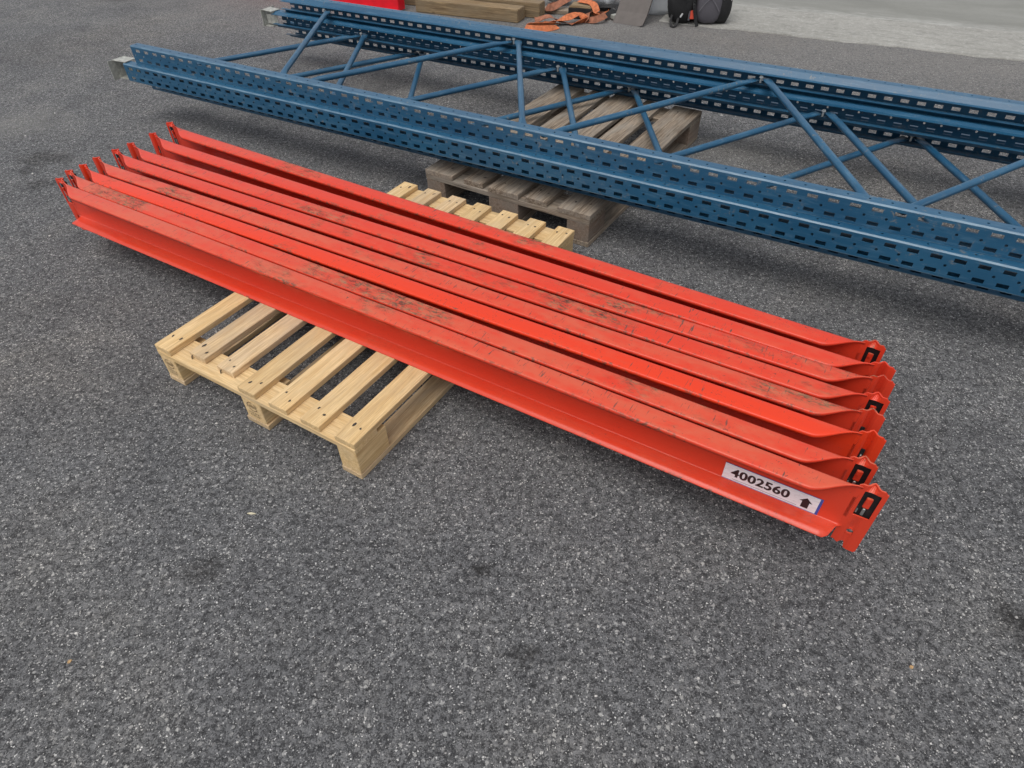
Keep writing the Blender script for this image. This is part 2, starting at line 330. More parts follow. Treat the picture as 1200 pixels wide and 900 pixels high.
# ------------------------------------------------------------------ ground
def sheet(name, pts, z, mat, kind='structure'):
    return tag(link(name, mesh(name, [(x, y, z) for x, y in pts], [tuple(range(len(pts)))]), mat), kind=kind)
S_ = 150
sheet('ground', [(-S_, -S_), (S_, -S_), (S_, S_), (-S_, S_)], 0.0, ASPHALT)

ap_dir = math.atan2(4.266-5.072, 3.240-1.646)
def apron():
    bm = bmesh.new()
    # a cast concrete strip a few millimetres proud, ragged at its near edge
    n = 260; x0, x1 = -0.55, 14.0; w = 0.62
    top = []; low = []; far = []
    for i in range(n+1):
        x = x0+(x1-x0)*i/n
        y = 0.010*math.sin(x*7.3)+0.006*math.sin(x*23.1+1)+0.004*random.uniform(-1, 1)
        low.append(bm.verts.new((x, y-0.005, -0.004))); top.append(bm.verts.new((x, y, 0.007))); far.append(bm.verts.new((x, w, 0.008)))
    for i in range(n):
        bm.faces.new((low[i], low[i+1], top[i+1], top[i])); bm.faces.new((top[i], top[i+1], far[i+1], far[i]))
    o = tag(link('concrete_apron', from_bm('apron', bm), CONC, None, (1.646, 5.072, 0), (0, 0, ap_dir)), kind='structure')
    # smooth slab beyond, sloping gently up
    bm = bmesh.new(); vs = []
    for y, z in ((0, 0.0081), (0.3, 0.016), (1.0, 0.030), (3.0, 0.075), (12, 0.12)):
        vs.append([bm.verts.new((x, y, z)) for x in (-0.55, 0.9, 3, 6, 14)])
    for a, b_ in zip(vs, vs[1:]):
        for i in range(4): bm.faces.new((a[i], a[i+1], b_[i+1], b_[i]))
    R = Matrix.Rotation(ap_dir, 3, 'Z') @ Vector((0, w, 0))
    tag(link('slab_floor', from_bm('slab', bm), SLAB, None, (1.646+R.x, 5.072+R.y, 0), (0, 0, ap_dir)), kind='structure')
apron()

def grit():
    # loose chips and exposed aggregate standing a little proud of the asphalt
    V, F = [], []
    rg = random.Random(3)
    for k in range(4800):
        y = 0.30+rg.random()**1.35*3.6; x = rg.uniform(-1, 1)*(0.75+y*0.82)
        r = rg.uniform(0.0011, 0.0026)*(1+rg.random()**6*1.3)*(1 + (y > 2)*0.35)
        a = rg.uniform(0, 6.28); e = rg.uniform(0.5, 1.0); n = 5; b0 = len(V)
        for j in range(n):
            t = a+j*6.283/n; rr = r*rg.uniform(0.75, 1.15)
            V.append((x+math.cos(t)*rr, y+math.sin(t)*rr*e, -0.0003))
        for j in range(n):
            t = a+j*6.283/n; V.append((x+math.cos(t)*r*0.6, y+math.sin(t)*r*0.6*e, r*rg.uniform(0.35, 0.7)))
        for j in range(n): F.append((b0+j, b0+(j+1) % n, b0+n+(j+1) % n, b0+n+j))
        F.append(tuple(b0+n+j for j in range(n)))
    b = NB('stone_chips'); v = b.n('ShaderNodeTexVoronoi', {'Vector': b.obj, 'Scale': 55.0})
    sx = b.n('ShaderNodeSeparateColor', {'Color': v.outputs['Color']})
    c = b.ramp(sx.outputs[0], [(0.0, (0.07, 0.07, 0.07)), (0.45, (0.19, 0.185, 0.18)), (0.8, (0.33, 0.32, 0.31)), (0.97, (0.55, 0.53, 0.50))])
    tag(link('gravel_chips', mesh('chips', V, F), b.out(c, 0.85)), 'fine pale stone chips strewn over the dark asphalt', 'gravel', kind='stuff')
grit()

# ------------------------------------------------------------------ pallets
def disc_bm(bm, x, y, z, r, n=7, jit=0.2, sx=1.0, rz=0):
    vs = []
    for j in range(n):
        t = j*6.283/n; rr = r*random.uniform(1-jit, 1+jit); px, py = math.cos(t)*rr*sx, math.sin(t)*rr
        vs.append(bm.verts.new((x+px*math.cos(rz)-py*math.sin(rz), y+px*math.sin(rz)+py*math.cos(rz), z)))
    bm.faces.new(vs)

def stamp_mesh(w, h, oval):
    """burnt mark: a ring (or oval) and rows of short strokes, in the XZ plane facing -Y"""
    V, F = [], []
    def quad(x0, z0, x1, z1, t):
        dx, dz = x1-x0, z1-z0; l = math.hypot(dx, dz) or 1; nx, nz = -dz/l*t/2, dx/l*t/2; b0 = len(V)
        V.extend([(x0+nx, 0, z0+nz), (x0-nx, 0, z0-nz), (x1-nx, 0, z1-nz), (x1+nx, 0, z1+nz)]); F.append((b0, b0+1, b0+2, b0+3))
    rx, rz = (w*0.42, h*0.24) if not oval else (w*0.46, h*0.42)
    cz = h*0.22 if not oval else 0
    for k in range(18):
        if k % 7 == 3: continue
        a, c = k*2*math.pi/18, (k+1)*2*math.pi/18
        quad(math.cos(a)*rx, cz+math.sin(a)*rz, math.cos(c)*rx, cz+math.sin(c)*rz, 0.0022)
    for k in range(5): quad(-rx*0.6+k*rx*0.3, cz-rz*0.35, -rx*0.6+k*rx*0.3+rx*0.12, cz+rz*0.35, 0.0022)
    if not oval:
        for row in (-0.16, -0.32):
            for k in range(6): quad(-w*0.4+k*w*0.15, h*row-h*0.05, -w*0.4+k*w*0.15+random.uniform(-1, 1)*0.003, h*row+h*0.05, 0.002)
    return mesh('stamp', V, F)

def pallet(name, x0, y0, ang, L, W, H, boards, bt, st, bot, cornerw, midw, wood, wblock, label, cat, blockl=0.145, bw=0.10, seed=1):
    """x = short side (W), y = long side (L); origin at the near left corner"""
    rg = random.Random(seed)
    root = empty(name, (x0, y0, 0), ang, label, cat)
    blk = H-bt-st-bot
    for (a, b_, y_in, mt) in boards:
        l = L-y_in*1.0
        o = link('deck_board', box_mesh(l, b_-a, bt, 0.0015), mt or wood, root, ((a+b_)/2, y_in+l/2+0.0, H-bt), (0, 0, math.pi/2+rg.uniform(-1, 1)*0.0012))
    for yc in (bw/2*0.9+0.0005, L/2, L-bw/2*0.9-0.0005):
        link('stringer_board', box_mesh(W-0.002, bw*0.9, st-0.0006, 0.0015), wood, root, (W/2, yc, H-bt-st+0.0003), (0, 0, 0))
    xs = ((cornerw/2+0.001, cornerw), (W/2, midw), (W-cornerw/2-0.001, cornerw))
    blocks = {}
    for xc, w in xs:
        for i, yc in enumerate((blockl/2, L/2, L-blockl/2)):
            blocks[(round(xc, 2), i)] = link('block', box_mesh(blockl-0.003, w-rg.uniform(0.001, 0.004), blk-0.0006, 0.002), wblock, root, (xc+rg.uniform(-1, 1)*0.001, yc, bot+0.0003), (0, 0, math.pi/2))
        link('bottom_board', box_mesh(L, w+(0.012 if xc == W/2 else 0.0), bot-0.001, 0.0015), wood if wood is WOLD else WNEW2, root, (xc, L/2, 0.0005), (0, 0, math.pi/2))
    bm = bmesh.new()
    for (a, b_, y_in, mt) in boards:
        for yy in (bw*0.46, L/2, L-bw*0.45):
            for fx in (0.30, 0.72):
                disc_bm(bm, a+(b_-a)*fx+rg.uniform(-1, 1)*0.004, yy+rg.uniform(-1, 1)*0.015+(y_in*0.6 if yy < 0.1 else 0), H+0.0006, rg.uniform(0.0028, 0.0044), 7, 0.3, rg.uniform(1.0, 2.2), rg.uniform(1.0, 2.0))
    tag(link('nail_head', from_bm('nails', bm), NAILM, root), kind='stuff')
    return root, blocks

# the new pallet under the red beams
P1 = []
for i in range(7):
    a = 0.0+i*0.1222
    P1.append((a, a+0.069, 0.032 if i in (1, 2) else random.uniform(0, 0.003), {1: WNEW2, 2: WNEW2, 4: None}.get(i)))
pal1, bl1 = pallet('wooden_pallet', -1.0884, 1.5400, -0.5669, 1.228, 0.8022, 0.1412, P1, 0.020, 0.019, 0.020, 0.071, 0.078, WNEW, WNEW,
    'pale new wooden pallet with seven narrow slats under the red beams', 'pallet', blockl=0.125, seed=3)
for k, (key, ov) in enumerate((((0.04, 0), False), ((0.4, 0), False))):
    b_ = bl1[key]
    o = link('burnt_stamp', stamp_mesh(0.046, 0.07, ov), BURN, b_, (-0.0622, 0, 0.041), (0, 0, -math.pi/2))
# two bent nails sticking out under the short slats
for sx in (0.135, 0.262):
    bm = bmesh.new()
    ribbon_pts = [Vector((sx, 0.033, 0.134)), Vector((sx-0.001, 0.029, 0.130)), Vector((sx, 0.027, 0.1225))]
    rings = []
    for p in ribbon_pts: rings.append([bm.verts.new(p+Vector((math.cos(t)*0.0019, math.sin(t)*0.0019, 0))) for t in (0.3, 1.5, 2.8, 4.1, 5.3)])
    for q0, q1 in zip(rings, rings[1:]):
        for k in range(5): bm.faces.new((q0[k], q0[(k+1) % 5], q1[(k+1) % 5], q1[k]))
    bm.faces.new(rings[-1]); link('bent_nail', from_bm('bent', bm), NAILM, pal1)

P2 = [(0.0, 0.145, 0.0, None), (0.200, 0.296, 0.006, None), (0.3275, 0.4725, 0.0, None), (0.504, 0.604, 0.006, None), (0.655, 0.80, 0.0, None)]
pal2, bl2 = pallet('wooden_pallet', -0.3519, 2.6874, -0.5833, 1.2, 0.80, 0.1412, P2, 0.0215, 0.0215, 0.0215, 0.10, 0.145, WOLD, WBLOCK,
    'weathered grey wooden pallet with wide boards under the blue frames', 'pallet', blockl=0.145, bw=0.145/0.9, seed=5)
link('burnt_stamp', stamp_mesh(0.075, 0.06, True), BURN, bl2[(0.75, 0)], (0, -0.0495, 0.04), (0, 0, 0))

# ------------------------------------------------------------------ red beams
BW, BH, BL = 0.0555, 0.1371, 2.955
BA = -0.5616828
BU = Vector((math.cos(BA), math.sin(BA), 0)); BV = Vector((-BU.y, BU.x, 0)); BO = Vector((0, 1.2284, 0))
TH = 0.0025

def grid_mesh(name, rows, smooth=True):
    V, F = [], []
    n = len(rows[0])
    for r in rows: V.extend(r)
    for i in range(len(rows)-1):
        for j in range(n-1):
            F.append((i*n+j, i*n+j+1, (i+1)*n+j+1, (i+1)*n+j))
    return mesh(name, V, F, smooth)

def solid(o, t, off=-1):
    m = o.modifiers.new('sheet', 'SOLIDIFY'); m.thickness = t; m.offset = off; m.use_even_offset = False
    return o

def smooth01(t): t = max(0, min(1, t)); return t*t*(3-2*t)

def beam_body():
    """C section opening to -y (towards the camera), web at y=BW; flanges sweep back into the web at both ends"""
    half = BL/2-0.050
    xs = []
    for i in range(19): xs.append(-half+0.15*i/18)
    m = 24
    for i in range(1, m): xs.append(-half+0.15+(2*half-0.30)*i/m)
    for i in range(15): xs.append(half-0.15+0.15*i/14)
    rows = []
    for x in xs:
        e = half-abs(x)                       # distance from the end of the body
        ft = smooth01((e-0.004)/0.10) if x > 0 else smooth01((e-0.010)/0.125)        # top flange width factor
        fb = smooth01((e-0.006)/0.022)
        wt_ = 0.004+(BW-0.004)*ft; wb = 0.004+(BW-0.004)*fb
        sag = 0.008*(1-ft)
        r = 0.004; y1, y0t, y0b = BW, BW-wt_, BW-wb
        lip = 0.009*ft
        pts = [(y0t+0.0006, BH-0.002-lip), (y0t, BH-0.0035), (y0t+0.0010*ft, BH-0.0013), (y0t+0.0032*ft, BH-0.0001),
               (y0t+wt_*0.35, BH), (y0t+wt_*0.7, BH), (y1-r, BH), (y1-r*0.3, BH-r*0.3), (y1, BH-r),
               (y1, BH*0.75), (y1, BH*0.5), (y1, BH*0.25), (y1, r), (y1-r*0.3, r*0.3), (y1-r, 0), (y0b+wb*0.5, 0), (y0b, 0)]
        row = []
        for k, (y, z) in enumerate(pts):
            if k < 8: z += sag*(1-(y-y0t)/max(wt_, 1e-4))*0.8
            row.append((x, y, z))
        rows.append(row)
    return grid_mesh('beam_body', rows)

def end_plate(sgn, cut):
    """connector plate continuing the web; cut=True has the open rectangular window"""
    x0 = BL/2-0.058; x1 = BL/2
    # x stations with a rounded groove pushed back (y up)
    gx = BL/2-0.030
    def yoff(x):
        d = abs(x-gx)
        return 0.014*(0.5+0.5*math.cos(math.pi*min(1, d/0.013)))
    st = [x0, x0+0.006, gx-0.013, gx-0.0085, gx-0.0045, gx, gx+0.0045, gx+0.0085, gx+0.013, gx+0.0205, x1-0.008, x1-0.003, x1]
    zt = 0.148; zb = -0.072
    def top(x): return zt - (0.010 if x > x1-0.004 else 0) - (0.006 if x < x0+0.003 else 0)
    def bot(x):
        f = (x-x0)/(x1-x0)
        return -0.030 if f < 0.12 else (-0.060 if f < 0.30 else (-0.052 if f < 0.5 else zb+(0.006 if f > 0.95 else 0)))
    zs = [-0.052, -0.030, -0.022, 0.000, 0.012, 0.049, 0.131, 0.142]
    winx = (gx-0.013, gx+0.0205)
    V, F = [], []; cols = []
    for x in st:
        c = []
        zz = [bot(x)]+zs+[top(x)]
        for z in zz:
            k = 1.0 if z > 0.10 else (0.8 if z > 0.03 else 0.35)
            V.append((sgn*x, BW+0.0005+yoff(x)*(k if not (cut and 0.049 <= z <= 0.131) else 0.0), z)); c.append(len(V)-1)
        cols.append(c)
    for i in range(len(st)-1):
        xm = (st[i]+st[i+1])/2
        for j in range(len(cols[0])-1):
            zl = ([0]+zs+[0])[j]; zh = (zs+[0])[j]
            if cut and winx[0]-1e-6 < xm < winx[1]+1e-6 and j == 6: continue
            if (not cut) and gx-0.0045 < xm < gx+0.0045 and j == 6: pass
            # round bolt hole approximated by a window that is filled with a ring below
            if gx+0.0 - 0.0086 < xm < gx+0.0086 and j in (3,): continue
            F.append((cols[i][j], cols[i+1][j], cols[i+1][j+1], cols[i][j+1]))
    # ring around the round hole
    hx, hz, r = gx, -0.011, 0.0075
    X0, X1, Z0, Z1 = gx-0.0085, gx+0.0085, -0.022, 0.0
    yb = BW+0.0005+0.003
    b0 = len(V)
    n = 16
    for k in range(n):
        a = 2*math.pi*k/n; V.append((sgn*(hx+math.cos(a)*r), yb, hz+math.sin(a)*r))
    for k in range(n):
        a = 2*math.pi*k/n; c, s = math.cos(a), math.sin(a); q = max(abs(c)/0.0086, abs(s)/0.0112)
        V.append((sgn*(hx+c/q), yb, hz+s/q))
    for k in range(n):
        F.append((b0+k, b0+(k+1) % n, b0+n+(k+1) % n, b0+n+k))
    me = mesh('end_plate', V, F)
    bm = bmesh.new(); bm.from_mesh(me); bmesh.ops.remove_doubles(bm, verts=bm.verts, dist=0.0002)
    me2 = from_bm('end_plate', bm); return me2

BODY = beam_body()
PLATES = {(s, c): end_plate(s, c) for s in (1, -1) for c in (True, False)}
def lock_parts(sgn, cut):
    gx = BL/2-0.030
    out = []
    if cut:
        bm = bmesh.new()
        bm_box(bm, (sgn*(gx+0.004), BW+0.010, 0.090), (0.046, 0.004, 0.096)); out.append(('shade_plate', from_bm('gap_shade', bm), DKFILL))  # black plate added to stand for the shaded gap behind the window
        bm = bmesh.new(); bm_box(bm, (sgn*(gx+0.003), BW+0.002, 0.096), (0.0135, 0.005, 0.034), 0, 0.0015)
        bm_box(bm, (sgn*(gx+0.0005), BW-0.0015, 0.108), (0.008, 0.006, 0.014), 0, 0.001); out.append(('hook', from_bm('hook', bm), 'red'))
        bm = bmesh.new(); bm_box(bm, (sgn*(gx+0.003), BW+0.003, 0.064), (0.006, 0.004, 0.022), 0, 0.001)
        bm_box(bm, (sgn*(gx-0.009), BW+0.005, 0.060), (0.003, 0.003, 0.012)); out.append(('lock_pin', from_bm('pin', bm), STEELPIN))
    else:
        bm = bmesh.new(); bm_box(bm, (sgn*(gx-0.003), BW+0.0035, 0.078), (0.010, 0.004, 0.030), 0, 0.001); out.append(('shade_plate', from_bm('gap_shade', bm), DKFILL))  # dark box put in place of the small shaded hole
        bm = bmesh.new(); bm_box(bm, (sgn*(gx-0.002), BW+0.0005, 0.070), (0.004, 0.004, 0.012), 0, 0.001); out.append(('lock_pin', from_bm('pin', bm), STEELPIN))
    return out
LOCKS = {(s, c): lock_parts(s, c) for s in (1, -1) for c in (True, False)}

BEAMS = [  # s1,v1,s2,v2 (near edge), centre s, cut right, fade, dirt, bright, label
    (-1.041, -0.002, 0.287, 0.000, -0.594, True, 0.85, 1.0, 0, 'scuffed red steel beam nearest the camera, with the 4002560 label on it'),
    (-1.112, 0.060, 0.255, 0.0665, -0.626, True, 0.80, 0.9, 0, 'dull red beam lying directly behind the one with the white number label'),
    (-1.188, 0.127, 0.218, 0.149, -0.623, False, 0.05, 0.0, 1, 'brightest, cleanest orange-red beam, third counting from the labelled one'),
    (-1.265, 0.195, 0.185, 0.220, -0.636, False, 0.75, 0.75, 0, 'faded pinkish red beam just behind the brightest orange-red beam'),
    (-1.353, 0.273, 0.154, 0.288, -0.636, True, 0.30, 0.25, 0, 'red beam with a wide dark gap before it at the left, fourth from the back'),
    (-1.433, 0.343, 0.122, 0.358, -0.635, False, 0.35, 0.55, 0, 'red beam with black scratches along its near edge, third from the back'),
    (-1.545, 0.442, 0.091, 0.426, -0.642, False, 0.15, 0.25, 0, 'red beam second from the back, its right end reaching furthest right'),
    (-1.670, 0.551, 0.051, 0.513, -0.677, True, 0.25, 0.35, 0, 'rearmost red beam of the row, next to the blue frames'),
]
beam_objs = []
for i, (s1, v1, s2, v2, sc, cut, fade, dirt, bright, lab) in enumerate(BEAMS):
    base = (0.60, 0.043, 0.019) if not bright else (0.66, 0.043, 0.013)
    m = mat_red('red_paint', base, (0.56, 0.100, 0.052), fade, dirt, i+1.0)
    tag_k = None; slope = (v2-v1)/(s2-s1); vc = v1+slope*(sc-s1); ang = BA+math.atan(slope)
    c = BO+BU*sc+BV*vc
    root = empty('rack_beam', (c.x, c.y, 0.1420+0.0012), ang, lab, 'steel beam', 'red rack beams laid side by side on the pallet')
    b_ = solid(link('beam_channel', BODY, m, root), TH, 0)
    for s in (1, -1):
        cc = cut
        e = solid(link('end_plate', PLATES[(s, cc)], m, root), 0.0035, 0)
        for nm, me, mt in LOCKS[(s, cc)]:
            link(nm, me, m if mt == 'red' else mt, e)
    beam_objs.append((root, m))

# number label on the first beam
lroot, _ = beam_objs[0]
LX0, LX1 = 0.5575+0.594, 0.7790+0.594; LZ0, LZ1 = 0.0015, 0.0575
sticker_b = simple('sticker_blue_edge', (0.035, 0.075, 0.32), 0.5, 0, 0.1, 60)
bst = NB('sticker_film'); nst = bst.noise(bst.map(bst.obj, scale=(6, 30, 30)), 6, 6, 0.7)
n2s = bst.noise(bst.obj, 260, 3, 0.6)
cst = bst.mix(bst.ramp(nst, [(0.45, 0.0), (0.7, 0.5)]), (0.74, 0.74, 0.76), (0.46, 0.43, 0.43))
cst = bst.mix(bst.ramp(n2s, [(0.64, 0.0), (0.70, 0.6)]), cst, (0.12, 0.09, 0.09))
sticker_w = bst.out(cst, 0.35)
ink = simple('black_ink', (0.012, 0.012, 0.014), 0.5, 0, 0.2, 60)
lb = link('number_label', box_mesh(LX1-LX0, 0.0006, LZ1-LZ0, 0), sticker_b, lroot, ((LX0+LX1)/2, BW-TH/2-0.0009, LZ0))
lw = link('label_face', box_mesh(LX1-LX0-0.006, 0.0004, LZ1-LZ0-0.004, 0), sticker_w, lb, (-0.003, -0.0006, 0.003))
tc = bpy.data.curves.new('digits', 'FONT'); tc.body = '4002560'; tc.size = 0.041; tc.offset = 0.0005; tc.space_character = 1.05; tc.extrude = 0.0001
to = bpy.data.objects.new('tmp', tc); COL.objects.link(to)
bpy.context.view_layer.update()
tm = bpy.data.meshes.new_from_object(to.evaluated_get(bpy.context.evaluated_depsgraph_get())); bpy.data.objects.remove(to)
xsv = [v.co.x for v in tm.vertices]; w_ = max(xsv)-min(xsv); ysv = [v.co.y for v in tm.vertices]; h_ = max(ysv)-min(ysv)
for v in tm.vertices:
    v.co.x = (v.co.x-min(xsv))*0.134/w_ if w_ else 0; v.co.y = (v.co.y-min(ysv))*0.0275/h_
tm.materials.clear()
bmd = bmesh.new()
for dx, dz in ((-0.0009, 0), (-0.0003, 0.0004), (0.0003, -0.0004), (0.0009, 0)):
    k0 = len(bmd.verts); bmd.from_mesh(tm); bmd.verts.ensure_lookup_table()
    bmesh.ops.translate(bmd, vec=(dx, dz, dx*0.02), verts=bmd.verts[k0:])
bmd.to_mesh(tm); bmd.free()
link('digits', tm, ink, lb, (-(LX1-LX0)/2+0.018, -0.00100, 0.0175), (math.pi/2, 0, 0))
aw = mesh('arrow', [(x, 0, z) for x, z in ((-0.0080, 0), (0.0080, 0), (0.0080, 0.020), (0.0145, 0.020), (0, 0.034), (-0.0145, 0.020), (-0.0080, 0.020))], [(0, 1, 2, 3, 4, 5, 6)])
aw2 = link('arrow_mark', aw, ink, lb, (0.079, -0.00100, 0.009))
bmx = bmesh.new(); bm_box(bmx, (0.0, -0.00098, 0.0085), (0.150, 0.0002, 0.0012)); 
link('print_line', from_bm('pl', bmx), simple('faint_print', (0.25, 0.24, 0.27), 0.5), lb, (-0.012, 0, 0))

# ------------------------------------------------------------------ blue upright frames
PITCH = 0.0650; NP = 79; FL = PITCH*NP; FD = 1.135; FH = 0.0841
FA = -0.5373493
FU = Vector((math.cos(FA), math.sin(FA), 0)); FV = Vector((-FU.y, FU.x, 0)); FO = Vector((0, 2.503, 0))

def post_mesh(inner=0.020, low=None):
    low = inner if low is None else low
    h = FH/2-0.0004; r = 0.003
    # rows along the profile: (point a, point b, kind)
    def P(v, z): return (v, z)
    rows = []
    def seg(a, b_, kinds):
        """kinds: list of (fraction_end, kind)"""
        f0 = 0
        for f1, k in kinds:
            rows.append((tuple(a[i]+(b_[i]-a[i])*f0 for i in (0, 1)), tuple(a[i]+(b_[i]-a[i])*f1 for i in (0, 1)), k)); f0 = f1
    seg((0.082, -low), (0.060, -low), [(1, '')])
    seg((0.060, -low), (0.044, -h), [(1, '')])
    seg((0.044, -h), (r, -h), [(0.33, ''), (0.68, 'side'), (1, '')])
    seg((r, -h), (0, -h+r), [(1, '')])
    L = 2*(h-r)
    seg((0, -h+r), (0, h-r), [(0.11, ''), (0.295, 'slot'), (0.40, ''), (0.60, 'round'), (0.705, ''), (0.89, 'slot'), (1, '')])
    seg((0, h-r), (r, h), [(1, '')])
    seg((r, h), (0.044, h), [(0.32, ''), (0.67, 'side'), (1, '')])
    seg((0.044, h), (0.060, inner), [(1, '')])
    seg((0.060, inner), (0.082, inner), [(1, '')])
    V, F = [], []; idx = {}
    def vid(s, p):
        k = (round(s, 5), round(p[0], 5), round(p[1], 5))
        if k not in idx: idx[k] = len(V); V.append((s, p[0], p[1]))
        return idx[k]
    cols = []
    for k in range(NP):
        b0 = k*PITCH
        cols += [(b0, b0+PITCH*0.13, ''), (b0+PITCH*0.13, b0+PITCH*0.37, 'R'), (b0+PITCH*0.37, b0+PITCH*0.50, ''), (b0+PITCH*0.50, b0+PITCH, 'S')]
    # slot column is 32 mm wide, round column 15.6 mm
    for (a, b_, kind) in rows:
        for (s0, s1, ck) in cols:
            if kind == 'slot' and ck == 'S':
                continue
            q = [vid(s0, a), vid(s1, a), vid(s1, b_), vid(s0, b_)]
            if (kind in ('round', 'side') and ck == 'R'):
                cx = (s0+s1)/2; cv = ((a[0]+b_[0])/2, (a[1]+b_[1])/2)
                dl = math.hypot(b_[0]-a[0], b_[1]-a[1]); t = ((b_[0]-a[0])/dl, (b_[1]-a[1])/dl)
                rr = 0.0048 if kind == 'round' else 0.0042
                oc = []
                for j in range(8):
                    an = math.radians(-112.5-22.5+45*j+22.5)
                    oc.append(vid(cx+math.cos(an)*rr, (cv[0]+t[0]*math.sin(an)*rr, cv[1]+t[1]*math.sin(an)*rr)))
                # oc[0..1] bottom side, [2..3] right, [4..5] top, [6..7] left
                for c in range(4):
                    F.append((q[c], q[(c+1) % 4], oc[(2*c+1) % 8], oc[2*c]))
                    F.append((q[c], oc[2*c], oc[(2*c-1) % 8]))
                continue
            F.append(tuple(q))
    return mesh('post', V, F)
POST = post_mesh(); POST_MID = post_mesh(0.034, 0.018); POST_CLOSED = post_mesh(0.005)  # closed variant: back shaped nearly shut so light stays out and slots look dark

def tube_mesh(L, r=0.0135):
    """brace tube along X, ends pressed flat"""
    V, F = [], []; n = 14
    st = [(0, .30, 1.45), (0.03, .30, 1.45), (0.05, .38, 1.42), (0.075, .75, 1.18), (0.10, 1, 1)]
    st = [(x, a, b_) for x, a, b_ in st]+[(L-x, a, b_) for x, a, b_ in reversed(st)]
    for x, a, b_ in st:
        for k in range(n):
            t = 2*math.pi*k/n; V.append((x-L/2, math.cos(t)*r*b_, math.sin(t)*r*a))
    for i in range(len(st)-1):
        for k in range(n): F.append((i*n+k, i*n+(k+1) % n, (i+1)*n+(k+1) % n, (i+1)*n+k))
    F.append(tuple(range(n-1, -1, -1))); F.append(tuple((len(st)-1)*n+k for k in range(n)))
    me = mesh('brace', V, F, True)
    return me

bm = bmesh.new(); bm_cyl(bm, (0, 0, 0), 0.0050, 0.026, 10); bm_cyl(bm, (0, 0, 0.0100), 0.0095, 0.002, 14); bm_cyl(bm, (0, 0, 0.0135), 0.0075, 0.005, 6)
BOLTM = from_bm('bolt', bm)
FRAMES = [  # v0, s_left, z_bottom, apexes (far side), label, footplate
    (0.0, -2.220, 2, [-1.862, -0.562, 0.715, 2.0], 'topmost of three stacked blue upright frames, its braces lying over the others', False),
    (-0.038, -2.280, 1, [-1.568, -0.283, 1.015, 2.3], 'middle blue upright frame of the stack, with pale metal footplates at its left end', True),
    (0.084, -2.300, 0, [-1.249, 0.065, 1.385, 2.6], 'lowest blue upright frame of the stack, mostly in shade and resting on the grey pallet', False),
]
YEL = simple('yellow_paint_smear', (0.62, 0.36, 0.02), 0.5, 0, 0.3, 200); GRN = simple('green_paint_smear', (0.22, 0.42, 0.12), 0.5, 0, 0.4, 200)
leg_cache = {}
for (v0, sl, lev, apex, lab, foot) in FRAMES:
    c = FO+FU*sl+FV*v0
    zc = 0.1412+0.0010+lev*(FH+0.0004)+FH/2
    root = empty('upright_frame', (c.x, c.y, zc), FA, lab, 'rack frame', 'blue rack upright frames stacked on the grey pallet')
    pm = POST_MID if foot else POST
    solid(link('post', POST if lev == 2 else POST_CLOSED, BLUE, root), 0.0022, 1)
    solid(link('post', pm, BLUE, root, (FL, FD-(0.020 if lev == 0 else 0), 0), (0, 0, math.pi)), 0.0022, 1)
    pit = 1.29
    vn, vf = 0.074, FD-0.074
    for k, ap in enumerate(apex):
        a = ap-sl
        for sg in (-1, 1):
            x0, x1 = a+sg*0.022, a+sg*(pit/2-0.048)
            if x1 < 0.05 or x1 > FL-0.05: continue
            dx, dy = x1-x0, vn-vf; l = math.hypot(dx, dy)
            kk = round(l, 3)
            if kk not in leg_cache: leg_cache[kk] = tube_mesh(l)
            link('brace', leg_cache[kk], BLUE, root, ((x0+x1)/2, (vn+vf)/2, 0.0045 if sg > 0 else -0.0045), (0, 0, math.atan2(dy, dx)))
            link('bolt', BOLTM, BOLT, root, (x1+sg*(-0.012), vn+0.014, 0.0))
        link('bolt', BOLTM, BOLT, root, (a, vf-0.008, 0.0))
    if lev == 2:
        for (x_, y_, l_, w_, m_) in ((3.815, 0.020, 0.036, 0.010, YEL), (3.790, 0.012, 0.024, 0.006, YEL), (3.735, 0.022, 0.018, 0.012, GRN), (3.665, 0.020, 0.016, 0.014, GRN)):
            bm = bmesh.new(); disc_bm(bm, x_, y_, FH/2+0.0012, w_/2, 13, 0.45, l_/w_, -0.1)
            link('paint_smear', from_bm('smear', bm), m_, root)
    # end strut
    l = FD-0.15
    if lev == 2:
        pass
    if foot:
        for (yy, sg) in ((0.0, 1), (FD, -1)):
            bm = bmesh.new()
            cy = yy+sg*0.038
            bm_box(bm, (-0.086, cy-sg*0.012, 0.002), (0.0035, 0.112, 0.094), 0.0)              # sole plate
            bm_box(bm, (-0.040, cy, 0.0475), (0.092, 0.070, 0.003), 0.10*sg)                    # upper flap
            bm_box(bm, (-0.052, cy, -0.0400), (0.070, 0.070, 0.003))                            # lower flap
            bm_box(bm, (-0.020, cy+sg*0.020, 0.0), (0.090, 0.0030, 0.052))                      # tongue inside the post
            link('footplate', from_bm('footplate', bm), GALV, root)

